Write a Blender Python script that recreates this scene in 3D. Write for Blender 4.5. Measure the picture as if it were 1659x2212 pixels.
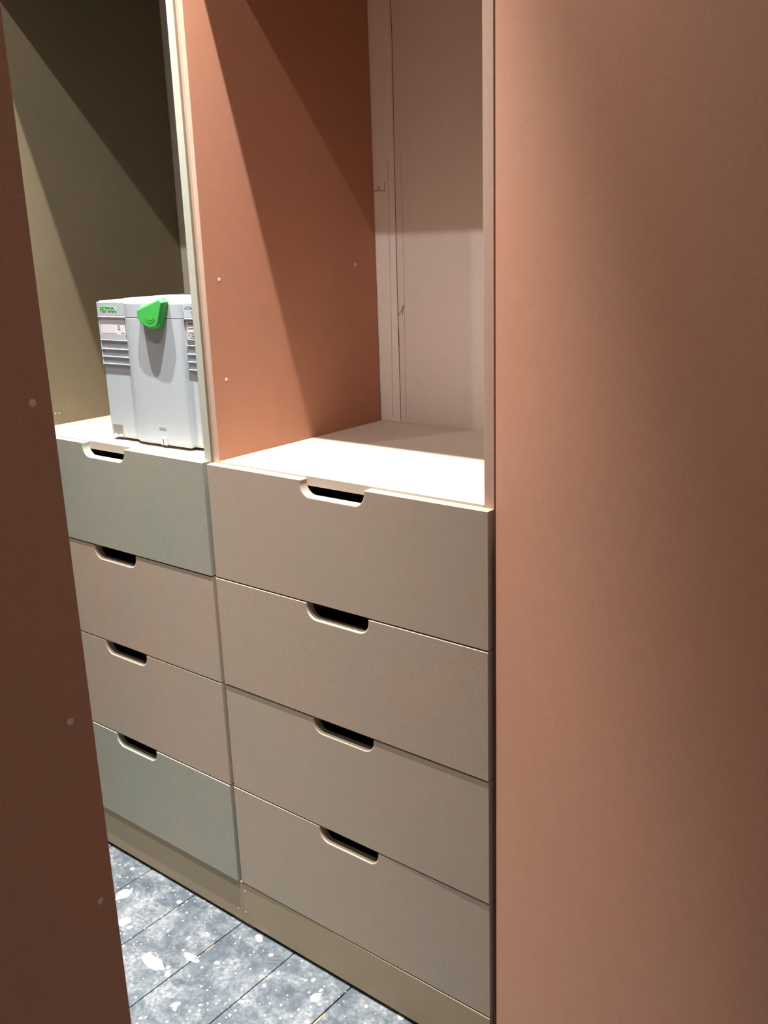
import bpy, bmesh, math, random
from mathutils import Matrix, Vector
random.seed(7)

for o in list(bpy.data.objects):
    bpy.data.objects.remove(o)
SC = bpy.context.scene
COL = SC.collection

# ------------------------------------------------------------------ camera
# X along the drawers, Y into the wardrobe, Z up; drawer fronts at Y = 0
CAM_LOC = (0.7446, -1.16, 1.4244)
R_ = Vector((0.7804, 0.6244, -0.0330)); U_ = Vector((-0.1439, 0.2307, 0.9623)); F_ = Vector((-0.6085, 0.7463, -0.2699))
cd = bpy.data.cameras.new('camera')
cd.sensor_fit = 'VERTICAL'; cd.sensor_height = 36.0; cd.lens = 36.0 * 2045.9 / 2212.0
cd.clip_start = 0.02
cam = bpy.data.objects.new('camera', cd); COL.objects.link(cam)
B_ = -F_
cam.matrix_world = Matrix(((R_.x, U_.x, B_.x, CAM_LOC[0]), (R_.y, U_.y, B_.y, CAM_LOC[1]), (R_.z, U_.z, B_.z, CAM_LOC[2]), (0, 0, 0, 1)))
SC.camera = cam

# ------------------------------------------------------------------ world, exposure
w = bpy.data.worlds.new('world'); SC.world = w; w.use_nodes = True
w.node_tree.nodes['Background'].inputs[0].default_value = (1.0, 0.86, 0.72, 1)
w.node_tree.nodes['Background'].inputs[1].default_value = 0.0
vs = SC.view_settings
vs.view_transform = 'Standard'; vs.look = 'None'; vs.gamma = 1.0; vs.use_curve_mapping = False
vs.exposure = 0.09

# ceiling downlights
CEIL = 2.78
# (x, y, watts of the beam, watts of the wide spill round it, beam angle)
LAMPS = [(-0.95, -0.178, 310, 12, 54), (-0.94, -0.616, 155, 18, 48), (-0.42, -0.178, 385, 8, 57), (-0.30, -0.616, 170, 34, 48), (1.95, -1.15, 15, 22, 60)]  # the last lamp is an added, unseen fill for the dim end panel
SPILL_ANGLE = math.radians(150)
LAMP_COLOR = (1.0, 0.965, 0.925)

# ------------------------------------------------------------------ materials
MATS = {}
def new_mat(name):
    m = bpy.data.materials.new(name); m.use_nodes = True
    nt = m.node_tree; b = nt.nodes['Principled BSDF']
    MATS[name] = m
    return m, nt, b
def N(nt, t, **kw):
    n = nt.nodes.new(t)
    for k, v in kw.items():
        if k in n.inputs: n.inputs[k].default_value = v
        else: setattr(n, k, v)
    return n
def mixrgb(nt, fac, a, b, mode='MIX'):
    n = nt.nodes.new('ShaderNodeMix'); n.data_type = 'RGBA'; n.blend_type = mode
    for sock, v in ((0, fac), (6, a), (7, b)):
        if hasattr(v, 'is_output') or hasattr(v, 'links'): nt.links.new(v, n.inputs[sock])
        elif sock == 0: n.inputs[0].default_value = v
        else: n.inputs[sock].default_value = (*v, 1)
    return n.outputs[2]
def ramp(nt, src, p0, p1, c0=(0, 0, 0), c1=(1, 1, 1)):
    r = nt.nodes.new('ShaderNodeValToRGB')
    r.color_ramp.elements[0].position = p0; r.color_ramp.elements[1].position = p1
    r.color_ramp.elements[0].color = (*c0, 1); r.color_ramp.elements[1].color = (*c1, 1)
    nt.links.new(src, r.inputs[0]); return r.outputs[0]
def noise(nt, vec, scale, detail=4, rough=0.55, dist=0.0):
    n = N(nt, 'ShaderNodeTexNoise'); n.inputs['Scale'].default_value = scale
    n.inputs['Detail'].default_value = detail; n.inputs['Roughness'].default_value = rough
    n.inputs['Distortion'].default_value = dist
    nt.links.new(vec, n.inputs['Vector']); return n.outputs['Fac']
def flat(name, col, rough=0.5, var=0.015, **kw):
    m, nt, b = new_mat(name)
    b.inputs['Base Color'].default_value = (*col, 1); b.inputs['Roughness'].default_value = rough
    g = N(nt, 'ShaderNodeNewGeometry')
    f = noise(nt, g.outputs['Position'], 60, 3)
    c = mixrgb(nt, ramp(nt, f, 0.35, 0.65), tuple(x * (1 - var) for x in col), tuple(min(1, x * (1 + var)) for x in col))
    nt.links.new(c, b.inputs['Base Color'])
    for k, v in kw.items(): b.inputs[k].default_value = v
    return m
def mdf(name, ca, cb, bias=0.5, rough=0.62, stretch=(1, 1, 1)):
    """Raw fibreboard: slow blotches between two tints, fine fibre speckle, faint scuffs."""
    m, nt, b = new_mat(name)
    g = N(nt, 'ShaderNodeNewGeometry')
    mp = N(nt, 'ShaderNodeMapping'); mp.inputs['Scale'].default_value = stretch
    nt.links.new(g.outputs['Position'], mp.inputs[0]); P = mp.outputs[0]
    f1 = ramp(nt, noise(nt, P, 5.5, 5, 0.6, 0.4), bias - 0.16, bias + 0.16)
    c = mixrgb(nt, f1, ca, cb)
    f2 = noise(nt, P, 34, 4, 0.7)
    c = mixrgb(nt, 0.09, c, mixrgb(nt, ramp(nt, f2, 0.3, 0.7), (0.35, 0.32, 0.30), (0.65, 0.66, 0.66)), 'OVERLAY')
    f3 = noise(nt, P, 520, 3, 0.85)
    c = mixrgb(nt, 0.42, c, ramp(nt, f3, 0.25, 0.75, (0.28,) * 3, (0.72,) * 3), 'OVERLAY')
    nt.links.new(c, b.inputs['Base Color'])
    b.inputs['Roughness'].default_value = rough
    b.inputs['Specular IOR Level'].default_value = 0.3
    bp = N(nt, 'ShaderNodeBump'); bp.inputs['Strength'].default_value = 0.06; bp.inputs['Distance'].default_value = 0.0008
    nt.links.new(f3, bp.inputs['Height']); nt.links.new(bp.outputs[0], b.inputs['Normal'])
    return m

TAN_A, TAN_B = (0.41, 0.32, 0.25), (0.38, 0.325, 0.26)
GRN_A, GRN_B = (0.345, 0.33, 0.265), (0.31, 0.33, 0.275)
mdf('mdf_tan', TAN_A, TAN_B)
mdf('mdf_tan_olive', (0.40, 0.33, 0.255), (0.37, 0.33, 0.26))
mdf('mdf_green', GRN_A, GRN_B, 0.45)
mdf('mdf_part_green', TAN_A, (0.36, 0.335, 0.275), 0.58)
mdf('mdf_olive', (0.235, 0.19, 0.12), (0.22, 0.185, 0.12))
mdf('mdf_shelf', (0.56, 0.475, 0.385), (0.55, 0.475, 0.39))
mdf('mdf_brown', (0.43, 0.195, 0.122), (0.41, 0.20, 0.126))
mdf('mdf_door', (0.485, 0.245, 0.158), (0.465, 0.25, 0.165))
mdf('mdf_edge_green', (0.46, 0.46, 0.38), (0.44, 0.45, 0.38))
mdf('mdf_edge_pink', (0.56, 0.38, 0.29), (0.54, 0.38, 0.30))
mdf('mdf_plinth', (0.355, 0.285, 0.19), (0.335, 0.28, 0.185))
flat('filler', (0.75, 0.55, 0.45), 0.7)
flat('pencil', (0.10, 0.075, 0.07), 0.6)
flat('pencil_faint', (0.50, 0.43, 0.40), 0.6)
flat('plaster', (0.74, 0.69, 0.64), 0.8)
flat('plaster_back', (0.76, 0.69, 0.65), 0.75)
flat('ceiling_paint', (0.72, 0.68, 0.62), 0.85)
flat('case_grey', (0.45, 0.50, 0.545), 0.42)
flat('case_dark', (0.10, 0.085, 0.085), 0.5)
flat('latch_green', (0.06, 0.47, 0.085), 0.38)
flat('latch_groove', (0.03, 0.36, 0.04), 0.45)
flat('text_green', (0.10, 0.50, 0.14), 0.5)
flat('paper', (0.74, 0.71, 0.78), 0.6)
flat('paper_pink', (0.66, 0.60, 0.60), 0.6)
flat('paper_grey', (0.47, 0.47, 0.52), 0.6)
flat('slot_grey', (0.33, 0.36, 0.39), 0.6)
flat('recess_grey', (0.22, 0.215, 0.20), 0.6)
flat('plaster_brightened', (0.86, 0.79, 0.745), 0.75)
flat('ink', (0.12, 0.12, 0.14), 0.6)
flat('ink_soft', (0.40, 0.37, 0.38), 0.6)
flat('paint_white', (0.70, 0.70, 0.69), 0.6)
flat('under_floor', (0.03, 0.03, 0.03), 0.9)
flat('lamp_ring', (0.8, 0.8, 0.78), 0.3)
flat('paint_orange', (0.62, 0.40, 0.24), 0.7)
m, nt, b = new_mat('lamp_lens')
b.inputs['Base Color'].default_value = (0.9, 0.9, 0.9, 1)
b.inputs['Emission Color'].default_value = (1, 0.93, 0.84, 1); b.inputs['Emission Strength'].default_value = 12.0

def floor_mat():
    m, nt, b = new_mat('painted_board')
    g = N(nt, 'ShaderNodeNewGeometry'); P = g.outputs['Position']
    base = mixrgb(nt, ramp(nt, noise(nt, P, 9, 5, 0.6), 0.35, 0.65), (0.048, 0.064, 0.080), (0.085, 0.106, 0.126))
    base = mixrgb(nt, ramp(nt, noise(nt, P, 60, 4, 0.7), 0.45, 0.75), base, (0.13, 0.155, 0.175))
    # worn whitish dust and paint smears
    sm = ramp(nt, noise(nt, P, 10, 10, 0.74, 0.5), 0.45, 0.72)
    sm2 = ramp(nt, noise(nt, P, 110, 5, 0.75), 0.34, 0.60)
    mm = N(nt, 'ShaderNodeMath', operation='MULTIPLY'); nt.links.new(sm, mm.inputs[0]); nt.links.new(sm2, mm.inputs[1])
    c = mixrgb(nt, mm.outputs[0], base, (0.43, 0.45, 0.46))
    # splashes of two sizes
    for sc, th, seed in ((30, 0.055, 0.0), (70, 0.075, 5.3), (13, 0.06, 9.1)):
        mp = N(nt, 'ShaderNodeMapping'); mp.inputs['Location'].default_value = (seed, seed * 1.7, 0)
        nt.links.new(P, mp.inputs[0])
        wv = N(nt, 'ShaderNodeTexNoise'); wv.inputs['Scale'].default_value = sc * 2.2
        nt.links.new(mp.outputs[0], wv.inputs['Vector'])
        ad = N(nt, 'ShaderNodeVectorMath', operation='MULTIPLY_ADD')
        nt.links.new(wv.outputs['Color'], ad.inputs[0]); ad.inputs[1].default_value = (0.35 / sc,) * 3
        nt.links.new(mp.outputs[0], ad.inputs[2])
        v = N(nt, 'ShaderNodeTexVoronoi'); v.inputs['Scale'].default_value = sc; v.voronoi_dimensions = '2D'
        nt.links.new(ad.outputs[0], v.inputs['Vector'])
        vc = N(nt, 'ShaderNodeSeparateColor'); nt.links.new(v.outputs['Color'], vc.inputs[0])
        s = N(nt, 'ShaderNodeMath', operation='MULTIPLY_ADD'); nt.links.new(vc.outputs[0], s.inputs[0]); s.inputs[1].default_value = th * 9; s.inputs[2].default_value = -th * 6
        d = N(nt, 'ShaderNodeMath', operation='SUBTRACT'); nt.links.new(s.outputs[0], d.inputs[0]); nt.links.new(v.outputs['Distance'], d.inputs[1])
        mk = ramp(nt, d.outputs[0], 0.0, 0.05)
        c = mixrgb(nt, mk, c, (0.55, 0.55, 0.545))
    nt.links.new(c, b.inputs['Base Color']); b.inputs['Roughness'].default_value = 0.55
    bp = N(nt, 'ShaderNodeBump'); bp.inputs['Strength'].default_value = 0.15; bp.inputs['Distance'].default_value = 0.001
    nt.links.new(mm.outputs[0], bp.inputs['Height']); nt.links.new(bp.outputs[0], b.inputs['Normal'])
floor_mat()

# ------------------------------------------------------------------ mesh helpers
def link(name, me, mat, parent=None):
    o = bpy.data.objects.new(name, me); COL.objects.link(o)
    if mat: 
        if not me.materials: me.materials.append(MATS[mat])
    if parent: o.parent = parent
    return o
def to_mesh(bm, name):
    bmesh.ops.recalc_face_normals(bm, faces=bm.faces[:])
    me = bpy.data.meshes.new(name); bm.to_mesh(me); bm.free(); return me
def box(name, lo, hi, mat, parent=None, bevel=0.0006, seg=1, mat_edge=None, edge_axis=None):
    bm = bmesh.new(); bmesh.ops.create_cube(bm, size=1)
    for v in bm.verts:
        v.co = Vector([(lo[i] + hi[i]) / 2 + v.co[i] * (hi[i] - lo[i]) for i in range(3)])
    if bevel: bmesh.ops.bevel(bm, geom=bm.edges[:], offset=bevel, segments=seg, affect='EDGES', profile=0.5)
    if mat_edge:
        for f in bm.faces:
            if f.normal[edge_axis] < -0.3: f.material_index = 1
    me = to_mesh(bm, name); me.materials.append(MATS[mat])
    if mat_edge: me.materials.append(MATS[mat_edge])
    return link(name, me, None, parent)
def empty(name, loc=(0, 0, 0), rz=0.0):
    o = bpy.data.objects.new(name, None); COL.objects.link(o); o.location = loc; o.rotation_euler = (0, 0, rz)
    o.empty_display_size = 0.1
    return o
def tag(o, label, cat=None, group=None, kind=None):
    if label: o['label'] = label
    if cat: o['category'] = cat
    if group: o['group'] = group
    if kind: o['kind'] = kind
    return o
def loft(rings, cap0=True, cap1=True):
    """rings: equal-length lists of 3-D points, skinned in order."""
    bm = bmesh.new()
    V = [[bm.verts.new(p) for p in r] for r in rings]
    n = len(rings[0])
    for a, b_ in zip(V, V[1:]):
        for i in range(n):
            bm.faces.new((a[i], a[(i + 1) % n], b_[(i + 1) % n], b_[i]))
    if cap0: bm.faces.new(V[0])
    if cap1: bm.faces.new(V[-1][::-1])
    return bm
def inset2d(pts, d):
    """Move a counter-clockwise outline inwards by d (number or one per point)."""
    n = len(pts); out = []
    for i in range(n):
        di = d[i] if isinstance(d, (list, tuple)) else d
        p0, p1, p2 = Vector(pts[i - 1]), Vector(pts[i]), Vector(pts[(i + 1) % n])
        a = (p1 - p0).normalized(); b_ = (p2 - p1).normalized()
        na, nb = Vector((-a.y, a.x)), Vector((-b_.y, b_.x))
        q = na + nb; q = q / max(0.35, (1 + na.dot(nb)))
        out.append((p1.x + q.x * di, p1.y + q.y * di))
    return out
def disc(name, mat, r, h, axis, parent, loc, n=12):
    pts = [(math.cos(2 * math.pi * i / n) * r, math.sin(2 * math.pi * i / n) * r) for i in range(n)]
    def P(a, b_, t):
        return {0: (t, a, b_), 1: (a, t, b_), 2: (a, b_, t)}[axis]
    bm = loft([[P(a, b_, 0) for a, b_ in pts], [P(a * 0.8, b_ * 0.8, h) for a, b_ in pts]])
    o = link(name, to_mesh(bm, name), mat, parent); o.location = loc; return o
def strip(name, pts, width, mat, parent, y, th=0.0004):
    """thin drawn line on a wall plane Y = y, through (x, z) points"""
    bm = bmesh.new()
    L = []
    for i, p in enumerate(pts):
        a = Vector(pts[max(0, i - 1)]); b_ = Vector(pts[min(len(pts) - 1, i + 1)])
        t = (b_ - a).normalized(); nn = Vector((-t.y, t.x)) * width / 2
        p = Vector(p)
        L.append((bm.verts.new((p.x + nn.x, y - th, p.y + nn.y)), bm.verts.new((p.x - nn.x, y - th, p.y - nn.y)),
                  bm.verts.new((p.x - nn.x, y + 0.0005, p.y - nn.y)), bm.verts.new((p.x + nn.x, y + 0.0005, p.y + nn.y))))
    for A, Bq in zip(L, L[1:]):
        for i in range(4):
            bm.faces.new((A[i], A[(i + 1) % 4], Bq[(i + 1) % 4], Bq[i]))
    bm.faces.new(L[0]); bm.faces.new(L[-1][::-1])
    return link(name, to_mesh(bm, name), mat, parent)
def text_mesh(name, s, size, mat, parent, loc, rot, depth=0.0004, xs=1.0, align='LEFT'):
    cu = bpy.data.curves.new(name, 'FONT'); cu.body = s; cu.size = size; cu.extrude = depth; cu.align_x = align
    t = bpy.data.objects.new(name, cu); COL.objects.link(t)
    bpy.context.view_layer.update()
    dg = bpy.context.evaluated_depsgraph_get()
    me = bpy.data.meshes.new_from_object(t.evaluated_get(dg))
    bpy.data.objects.remove(t); bpy.data.curves.remove(cu)
    me.materials.clear(); me.materials.append(MATS[mat])
    o = link(name, me, None, parent); o.location = loc; o.rotation_euler = rot; o.scale = (xs, 1, 1)
    return o

# ------------------------------------------------------------------ the room
FZ = -0.009            # floor level: a shadow gap shows below the plinth
BACK = 0.513
RX0, RX1, RY0 = -1.75, 2.60, -2.55
CEIL_Z = CEIL + 0.02
fl = box('floor', (RX0, RY0, FZ - 0.10), (RX1, BACK, FZ - 0.022), 'under_floor', bevel=0); tag(fl, None, kind='structure')
PITCH, J0 = 0.1594, -0.1711
i0 = math.ceil((RX0 - J0) / PITCH); i1 = int((RX1 - J0) / PITCH)
board_me = None
for i in range(i0, i1):
    x0 = J0 + i * PITCH + 0.0011
    if board_me is None:
        ob = box('floor_board', (0, RY0 + 0.002, FZ - 0.022), (PITCH - 0.0024, BACK - 0.002, FZ), 'painted_board', fl, bevel=0.0016, seg=2)
        board_me = ob.data
    else:
        ob = link('floor_board', board_me, None, fl)
    ob.location = (x0, 0, random.uniform(-0.0006, 0))
# blobs of paint and bare worn spots on the boards
def blob(name, x, y, rx, ry, mat, seed):
    rnd = random.Random(seed); n = 14
    rr = [1 + rnd.uniform(-0.18, 0.18) for _ in range(n)]
    P = [(math.cos(2 * math.pi * k / n) * rx * rr[k], math.sin(2 * math.pi * k / n) * ry * rr[k]) for k in range(n)]
    bm = loft([[(a, b_, 0) for a, b_ in P], [(a * 0.93, b_ * 0.93, 0.0008) for a, b_ in P]])
    o = link(name, to_mesh(bm, name), mat, fl); o.location = (x, y, FZ - 0.0003); return o
for k, (x, y, rx, ry) in enumerate([(-0.945, -0.0974, 0.014, 0.021), (-0.8652, -0.1538, 0.013, 0.016), (-0.3693, -0.0608, 0.010, 0.013), (-0.5253, -0.0313, 0.005, 0.005),
                                    (-0.6567, -0.137, 0.022, 0.008), (-0.6807, -0.0711, 0.004, 0.004), (-0.713, -0.1936, 0.035, 0.014), (-0.60, -0.115, 0.006, 0.005)]):
    blob('paint_blob', x, y, rx, ry, 'paint_white', 20 + k)
for k, (x, y, rx, ry) in enumerate([(-0.6452, -0.095, 0.0015, 0.014), (-0.6450, -0.130, 0.0015, 0.009), (-0.3504, -0.0706, 0.0045, 0.003), (-0.4831, -0.0771, 0.005, 0.003), (-0.3265, -0.10, 0.0018, 0.02), (-0.805, -0.06, 0.0013, 0.01)]):
    blob('bare_wood_spot', x, y, rx, ry, 'paint_orange', 50 + k)

wb = box('wall_back', (RX0 - 0.1, BACK, FZ - 0.1), (RX1 + 0.1, BACK + 0.1, CEIL_Z + 0.05), 'plaster_back', bevel=0); tag(wb, None, kind='structure')
tag(box('wall_left', (RX0 - 0.1, RY0, FZ - 0.1), (RX0, BACK, CEIL_Z + 0.05), 'plaster', bevel=0), None, kind='structure')
tag(box('wall_right', (RX1, RY0, FZ - 0.1), (RX1 + 0.1, BACK, CEIL_Z + 0.05), 'plaster', bevel=0), None, kind='structure')
tag(box('wall_front', (RX0 - 0.1, RY0 - 0.1, FZ - 0.1), (RX1 + 0.1, RY0, CEIL_Z + 0.05), 'plaster', bevel=0), None, kind='structure')
tag(box('ceiling', (RX0, RY0, CEIL_Z), (RX1, BACK, CEIL_Z + 0.05), 'ceiling_paint', bevel=0), None, kind='structure')
# added strip, painted paler to brighten the corner, then pencil marks on the back wall
box('brightened_strip', (-0.6165, BACK - 0.0012, 1.0398), (-0.5612, BACK + 0.001, 2.0345), 'plaster_brightened', wb, bevel=0.0003)
strip('pencil_line', [(-0.5575, 1.99), (-0.556, 1.82), (-0.558, 1.64), (-0.5605, 1.34), (-0.5604, 1.24), (-0.5604, 1.10), (-0.561, 1.045)], 0.0013, 'pencil', wb, BACK)
strip('pencil_line', [(-0.5606, 1.25), (-0.5603, 1.21)], 0.0028, 'pencil', wb, BACK)
strip('pencil_line', [(-0.5407, 1.6115), (-0.541, 1.40), (-0.5455, 1.05)], 0.0011, 'pencil_faint', wb, BACK)
strip('pencil_line', [(-0.5759, 1.596), (-0.579, 1.26), (-0.583, 1.05)], 0.0011, 'pencil_faint', wb, BACK - 0.0012)
strip('pencil_mark', [(-0.616, 1.540), (-0.5858, 1.5395), (-0.5852, 1.5560)], 0.0013, 'pencil', wb, BACK - 0.0012)
strip('pencil_mark', [(-0.6074, 1.541), (-0.6050, 1.5475), (-0.602, 1.5485), (-0.5995, 1.541)], 0.0013, 'pencil', wb, BACK - 0.0012)
strip('pencil_mark', [(-0.5617, 1.2735), (-0.5576, 1.2806), (-0.5480, 1.290), (-0.5403, 1.2987)], 0.0013, 'pencil', wb, BACK)
strip('pencil_mark', [(-0.5475, 1.298), (-0.546, 1.290), (-0.5485, 1.279)], 0.0012, 'pencil', wb, BACK)
strip('pencil_mark', [(-0.3375, 1.2145), (-0.334, 1.2118), (-0.332, 1.213)], 0.0012, 'pencil', wb, BACK)

# ------------------------------------------------------------------ wardrobe units
T = 0.018
TOPZ = 2.035
def front_outline(x0, x1, z0, z1, hx, hw, hd, hr):
    """counter-clockwise in (x, z) with a rounded hand cut-out in the top edge; returns points and the cut-out flags"""
    P = [(x0, z0), (x1, z0), (x1, z1)]; C = [0, 0, 0]
    a, b_ = hx + hw / 2, hx - hw / 2
    P.append((a + 0.0012, z1)); C.append(0)
    P.append((a, z1 - 0.0012)); C.append(1)
    for k in range(0, 11):
        t = math.pi / 2 * k / 10
        P.append((a - hr + hr * math.cos(t), z1 - hd + hr - hr * math.sin(t))); C.append(1)
    for k in range(0, 11):
        t = math.pi / 2 * k / 10
        P.append((b_ + hr - hr * math.sin(t), z1 - hd + hr - hr * math.cos(t))); C.append(1)
    P.append((b_, z1 - 0.0012)); C.append(1)
    P.append((b_ - 0.0012, z1)); C.append(0)
    P.append((x0, z1)); C.append(0)
    return P, C
def drawer(parent, x0, x1, z0, z1, dy, mat, rz=0.0):
    """front with its hand cut-out, and the box behind it"""
    hx = (x0 + x1) / 2
    P, C = front_outline(x0 - hx, x1 - hx, z0, z1, 0.0, 0.145, 0.0285, 0.022)
    rings = []
    for y, s in ((0, 1.0), (0.0004, 0.55), (0.0012, 0.18), (0.0025, 0.0), (T, 0.0)):
        d = [0.0024 * s if c else 0.0005 * s for c in C]
        rings.append([(p[0], y, p[1]) for p in inset2d(P, d)])
    o = link('drawer', to_mesh(loft(rings), 'drawer'), mat, parent)
    o.location = (hx, dy, 0); o.rotation_euler = (0, 0, rz)
    iw = (x1 - x0) / 2 - 0.036
    zb, zs = z0 + 0.018, z1 - 0.045
    for s in (-1, 1):
        box('drawer_side', (min(s * iw, s * (iw - 0.012)), T, zb), (max(s * iw, s * (iw - 0.012)), 0.45, zs), 'mdf_tan', o)
    box('drawer_back', (-iw + 0.013, 0.438, zb), (iw - 0.013, 0.449, zs), 'mdf_tan', o)
    box('drawer_bottom', (-iw + 0.013, T, zb), (iw - 0.013, 0.437, zb + 0.009), 'mdf_tan', o)
    return o
def unit(label, xl, xr, y0, mat, edge, shelf_mat):
    r = empty('wardrobe_unit', ((xl + xr) / 2, y0 + 0.25, FZ)); tag(r, label, 'wardrobe')
    bpy.context.view_layer.update()
    inv = r.matrix_world.inverted()
    def put(o):
        o.parent = r; o.matrix_parent_inverse = inv; return o
    sides = [put(box('side_panel', (a, y0, FZ), (a + T, BACK - 0.001, TOPZ + T), mat, mat_edge=edge, edge_axis=1)) for a in (xl, xr - T)]
    put(box('shelf', (xl + T + 0.0003, y0, 1.0395 - T), (xr - T - 0.0003, BACK - 0.001, 1.0395), shelf_mat))
    put(box('top_panel', (xl + T + 0.0003, y0, TOPZ), (xr - T - 0.0003, BACK - 0.001, TOPZ + T), mat))
    put(box('bottom_panel', (xl + T + 0.0003, y0 + 0.002, 0.085), (xr - T - 0.0003, BACK - 0.001, 0.102), mat))
    return r, put, sides
ZL = [0.1034, 0.3399, 0.5759, 0.8065, 1.035]
G = 0.0013

RU, put, sides = unit('wardrobe carcass with salmon brown sides, empty shelf and a tall open door', -0.6355, 0.0, 0.018, 'mdf_brown', 'mdf_edge_pink', 'mdf_shelf')
mats = ['mdf_tan_olive', 'mdf_tan_olive', 'mdf_tan', 'mdf_tan']
for k in range(4):
    dy = [0.0, 0.0, -0.0012, 0.0][k]
    o = drawer(None, -0.6345, 0.0, ZL[k] + G, ZL[k + 1] - G * (k < 3), dy, mats[k], math.radians(0.22) if k == 0 else 0)
    put(o)
for y, z in ((0.053, 1.3753), (0.0515, 1.191), (0.4419, 1.3892), (0.052, 1.56), (0.052, 1.75)):
    if z < 1.5: disc('screw_filler', 'filler', 0.0035, 0.0004, 0, sides[0], (-0.6175, y, z))
# tall door hinged on the right-hand side panel, swung far open
th = math.radians(28)
dr = box('door', (0, 0, 0.02), (0.66, T, 2.03), 'mdf_door', bevel=0.0008)
dr.location = (0.0105, 0.0050, 0); dr.rotation_euler = (0, 0, -th)
put(dr); tag(dr, 'tall plain reddish brown door swung wide open')
for z in (0.18, 1.02, 1.86):
    bm = bmesh.new()
    hg = box('hinge', (0.004, T, z - 0.02), (0.03, T + 0.006, z + 0.02), 'lamp_ring', dr, bevel=0.002)

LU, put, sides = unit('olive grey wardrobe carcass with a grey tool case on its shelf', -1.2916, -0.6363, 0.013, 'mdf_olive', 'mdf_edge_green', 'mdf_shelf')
mats = ['mdf_green', 'mdf_tan', 'mdf_part_green', 'mdf_green']
for k in range(4):
    dy = [-0.0050, -0.0035, -0.0035, -0.0045][k]
    put(drawer(None, -1.2800, -0.6422, ZL[k] + G, ZL[k + 1] - G * (k < 3) + 0.0022 * (k == 3), dy, mats[k]))
for y, z in ((0.09, 1.067), (0.10, 1.066)):
    disc('screw_filler', 'filler', 0.002, 0.0004, 0, sides[0], (-1.2736, y, z))

# one plinth board under both units
pl = box('plinth_board', (-1.2916, 0.0, 0.0), (0.0, 0.0125, 0.1034 - G), 'mdf_plinth')
tag(pl, 'long low plinth board running along the floor below both stacks of drawers', 'plinth')
for x in (-1.2, -0.64, -0.08):
    box('packer', (x - 0.03, 0.004, FZ), (x + 0.03, 0.0125, 0.0), 'case_dark', pl, bevel=0)
for x, z in ((-0.6544, 0.0875), (-0.6284, 0.0826), (-0.6551, 0.0261), (-0.6312, 0.0277)):
    disc('screw_filler', 'filler', 0.0022, -0.0004, 1, pl, (x, 0, z))

# wardrobe on the other side of the aisle: only its end panel shows
OU = empty('wardrobe_unit', (-0.3, -1.0, FZ)); tag(OU, 'dark brown end panel of the wardrobe facing the drawers, with filled screw dots', 'wardrobe')
bpy.context.view_layer.update(); inv = OU.matrix_world.inverted()
ops = []
for lo, hi, nm in (((-0.0195, -1.30, FZ), (-0.0015, -0.70, 2.10), 'side_panel'), ((-0.653, -1.30, FZ), (-0.635, -0.70, 2.10), 'side_panel'),
                   ((-0.6348, -1.30, 2.082), (-0.0197, -0.70, 2.10), 'top_panel'), ((-0.6348, -1.30, 0.085), (-0.0197, -0.70, 0.103), 'bottom_panel'),
                   ((-0.6348, -1.30, 0.1032), (-0.0197, -1.291, 2.0818), 'back_panel'), ((-0.6348, -0.76, FZ), (-0.0197, -0.742, 0.0848), 'plinth')):
    o = box(nm, lo, hi, 'mdf_door'); o.parent = OU; o.matrix_parent_inverse = inv; ops.append(o)
for y, z in ((-0.7186, 1.3046), (-0.7236, 1.0026), (-0.7173, 0.8000)):
    disc('screw_filler', 'filler', 0.0036, 0.0004, 0, ops[0], (-0.0015, y, z))

# ------------------------------------------------------------------ tool case on the left shelf
CS = empty('tool_case', (-1.004, 0.052, 1.0395), math.radians(2.0))
tag(CS, 'light grey plastic tool case with bright green latch on the shelf', 'tool case')
WD, DP = 0.342, 0.28
U0, U1, PR = 0.097, 0.268, 0.0127
def plan(e=0.0):
    """counter-clockwise outline of the case seen from above, with the proud middle of its front"""
    return inset2d([(0.004, 0.0), (U0 - 0.010, 0.0), (U0 - 0.004, -0.0045), (U0 + 0.004, -0.0085), (U0 + 0.014, -0.0112), (U0 + 0.026, -PR + 0.0003), (U0 + 0.034, -PR), (U1 - 0.003, -PR), (U1, -PR + 0.003), (U1, 0.0), (WD - 0.004, 0.0), (WD, 0.004),
                    (WD, DP - 0.006), (WD - 0.006, DP), (0.006, DP), (0.0, DP - 0.006), (0.0, 0.004)], e)
ZS = 0.2625
bm = loft([[(a, b_, z) for a, b_ in plan(e)] for z, e in ((0.0055, 0.004), (0.009, 0.001), (0.012, 0.0), (ZS - 0.0015, 0.0), (ZS - 0.0007, 0.0008))])
body = link('body', to_mesh(bm, 'case_body'), 'case_grey', CS)
bm = loft([[(a, b_, z) for a, b_ in plan(e)] for z, e in ((ZS + 0.0002, 0.0008), (ZS + 0.001, 0.0), (0.290, 0.0), (0.2935, 0.0012), (0.295, 0.004))])
lid = link('lid', to_mesh(bm, 'case_lid'), 'case_grey', CS)
# raised dome of the lid
D0 = [(0.074, 0.003), (WD - 0.064, 0.003), (WD - 0.060, 0.009), (WD - 0.060, DP - 0.02), (WD - 0.066, DP - 0.014), (0.074, DP - 0.014), (0.068, DP - 0.02), (0.068, 0.009)]
bm = loft([[(a, b_, z) for a, b_ in inset2d(D0, e)] for z, e in ((0.2945, 0.0), (0.2985, 0.004), (0.3000, 0.008))])
link('lid_dome', to_mesh(bm, 'lid_dome'), 'case_grey', lid)
# carrying handle lying in the lid
hb = box('carry_handle', (0.12, 0.165, 0.300), (0.235, 0.185, 0.3045), 'case_grey', lid, bevel=0.0015)
box('handle_recess', (0.255, 0.10, 0.2995), (0.28, 0.20, 0.3012), 'case_dark', lid, bevel=0.0004)
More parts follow.
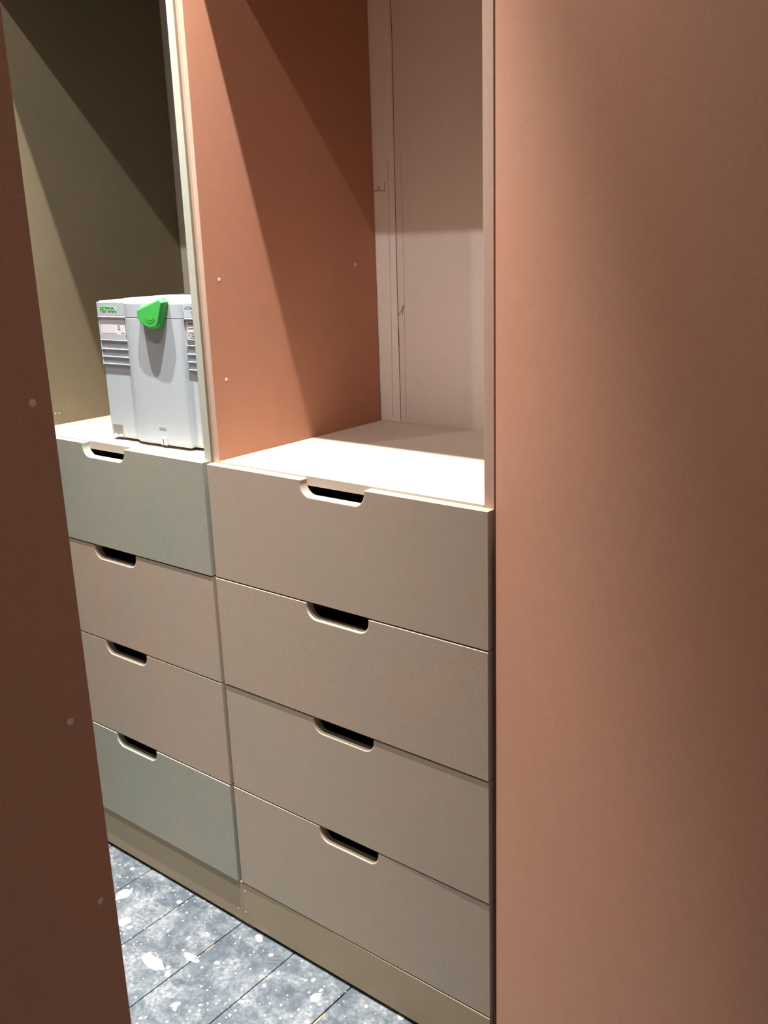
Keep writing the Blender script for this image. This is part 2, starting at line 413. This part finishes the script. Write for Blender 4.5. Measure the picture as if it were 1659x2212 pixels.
# recessed column fields: ledge, label, ribs and rim
def column(a, b_, ribs, lab, dark_band):
    box('ledge', (a, -0.0036, ZS - 0.002), (b_, 0.001, ZS + 0.0015), 'case_grey', lid, bevel=0.0008)
    box('lid_front', (a, -0.0030, ZS + 0.0015), (b_, 0.001, 0.2925), 'case_grey', lid, bevel=0.001)
    if a < 0.1: box('rim', (a, -0.0025, 0.16), (a + 0.0035, 0.001, ZS - 0.0022), 'case_grey', body, bevel=0.0008)
    for z in ribs:
        box('rib', (a + 0.001, -0.0034, z - 0.0012), (b_, 0.001, z + 0.0013), 'case_grey', body, bevel=0.0009)
column(0.0015, 0.0925, (0.2140, 0.1955, 0.1795, 0.1645), None, False)
column(U1 + 0.001, WD - 0.002, (0.2105, 0.1937, 0.1785, 0.1630), None, True)
def plate(name, a, b_, z0, z1, y, mat, parent):
    return box(name, (a, y, z0), (b_, 0.0008, z1), mat, parent, bevel=0)
l1 = plate('label_card', 0.0060, 0.0860, 0.2165, 0.2600, -0.0012, 'paper', body)
plate('card_band', 0.0060, 0.0860, 0.2165, 0.2270, -0.0016, 'paper_grey', l1)
plate('card_patch', 0.008, 0.058, 0.2285, 0.2455, -0.0016, 'paint_white', l1)
plate('card_picture', 0.0625, 0.0700, 0.2375, 0.2475, -0.0016, 'ink_soft', l1)
plate('card_picture', 0.0720, 0.0835, 0.2300, 0.2440, -0.0016, 'paint_white', l1)
l2 = plate('label_card', U1 + 0.0055, WD - 0.003, 0.2130, 0.2590, -0.0012, 'paper_pink', body)
plate('card_band', U1 + 0.0055, WD - 0.003, 0.2130, 0.2215, -0.0016, 'ink', l2)
for k, (a, b_, z, h) in enumerate(((0.004, 0.042, 0.2520, 0.0022), (0.004, 0.030, 0.2445, 0.001), (0.004, 0.034, 0.2360, 0.001), (0.012, 0.030, 0.2325, 0.001), (0.012, 0.028, 0.2295, 0.001), (0.006, 0.040, 0.2262, 0.0008), (0.004, 0.0075, 0.2440, 0.004), (0.004, 0.009, 0.2305, 0.004))):
    plate('print_line', U1 + 0.0055 + a, U1 + 0.0055 + b_, z, z + h, -0.0016, 'ink_soft' if k > 0 else 'ink', l2)
# maker's word on the lid and embossed words on the right
text_mesh('lettering', 'FESTOOL', 0.0128, 'text_green', lid, (0.0125, -0.0033, 0.2745), (math.pi / 2, 0, 0), xs=1.0)
text_mesh('embossed_lettering', 'SYSTAINER', 0.0075, 'case_grey', lid, (U1 + 0.006, -0.0031, 0.2825), (math.pi / 2, 0, 0), depth=0.0005)
text_mesh('embossed_lettering', 'T-LOC', 0.0075, 'case_grey', lid, (U1 + 0.024, -0.0031, 0.2725), (math.pi / 2, 0, 0), depth=0.0005)
# green rotary latch
LF = [(0.1603, 0.2785), (0.1611, 0.2664), (0.1685, 0.2555), (0.184, 0.2478), (0.200, 0.2452), (0.2125, 0.2470), (0.2205, 0.2545), (0.2325, 0.2843), (0.2361, 0.2940), (0.2300, 0.2995)]
def lring(v, e):
    return [(a, v, z) for a, z in inset2d(LF, e)]
bm = loft([lring(-0.0120, -0.0035), lring(-0.0150, -0.0042), lring(-0.0245, -0.0022), lring(-0.0275, 0.0), lring(-0.0280, 0.0012)])
bmesh.ops.bevel(bm, geom=[e for e in bm.edges], offset=0.0006, segments=1, affect='EDGES')
la = link('latch', to_mesh(bm, 'latch'), 'latch_green', CS); tag(la, 'bright green rotary latch')
for rr in (0.014, 0.019):
    pts = [(0.199 + rr * math.cos(math.radians(t)), 0.274 + rr * 1.02 * math.sin(math.radians(t))) for t in range(215, 330, 12)]
    strip('latch_groove', pts, 0.0010, 'latch_groove', la, -0.0280, 0.0003)
# clip at the foot of the front, corner foot notch
box('clip_slot', (0.1775, -PR - 0.0006, 0.0395), (0.1985, -PR + 0.002, 0.0455), 'slot_grey', body, bevel=0.0003)
ck = box('clip', (0.1815, -PR - 0.0030, 0.0060), (0.1995, -PR + 0.002, 0.0235), 'case_grey', body, bevel=0.0012)
box('clip_slit', (0.1885, -PR - 0.0034, 0.0060), (0.1905, -PR - 0.0028, 0.0190), 'case_dark', body, bevel=0)
box('foot_recess', (0.0100, -0.0006, 0.0120), (0.0420, 0.001, 0.0340), 'recess_grey', body, bevel=0.0003)
for a in (0.014, 0.030):
    box('foot_catch', (a, -0.0040, 0.0080), (a + 0.009, 0.001, 0.0130), 'paint_white', body, bevel=0.0008)
for a, v in ((0.02, 0.02), (WD - 0.05, 0.02), (0.02, DP - 0.05), (WD - 0.05, DP - 0.05)):
    box('foot', (a, v, 0.0), (a + 0.03, v + 0.03, 0.0056), 'case_dark', CS, bevel=0.001)

# ------------------------------------------------------------------ downlights
for k, (x, y, pw, sp, ba) in enumerate(LAMPS):
    r = empty('ceiling_downlight', (x, y, CEIL_Z))
    where = ('over the tool case bay' if x < -0.6 else 'over the empty shelf bay' if x < 1 else 'beyond the open door, added to brighten the end panel') + ('' if x > 1 else ' close to the wardrobe fronts' if y > -0.4 else ' over the middle of the aisle')
    tag(r, 'round recessed ceiling downlight ' + where, 'downlight', 'ceiling downlights')
    n = 28
    cs = [(math.cos(2 * math.pi * i / n), math.sin(2 * math.pi * i / n)) for i in range(n)]
    bm = loft([[(a * q, b_ * q, z) for a, b_ in cs] for q, z in ((0.030, -0.001), (0.030, -0.008), (0.040, -0.008), (0.044, -0.004), (0.044, 0.0))], False, False)
    ring = link('ring', to_mesh(bm, 'ring'), 'lamp_ring', r)
    disc('lens', 'lamp_lens', 0.029, 0.002, 2, r, (0, 0, -0.003))
    for nm, e, ang, bl in (('downlight_beam', pw, math.radians(ba), 1.0), ('downlight_spill', sp, SPILL_ANGLE, 0.6)):
        ld = bpy.data.lights.new(nm, 'SPOT'); ld.energy = e; ld.color = LAMP_COLOR
        ld.spot_size = ang; ld.spot_blend = bl; ld.shadow_soft_size = 0.007
        lo = bpy.data.objects.new(nm, ld); COL.objects.link(lo); lo.parent = r; lo.location = (0, 0, -0.012)
        if nm == 'downlight_spill' and -0.4 < x < 0:      # this head is tilted towards the empty shelf bay
            lo.rotation_euler = Vector((-0.30, 1.0, -1.27)).to_track_quat('-Z', 'Y').to_euler(); ld.spot_size = math.radians(120); ld.spot_blend = 1.0
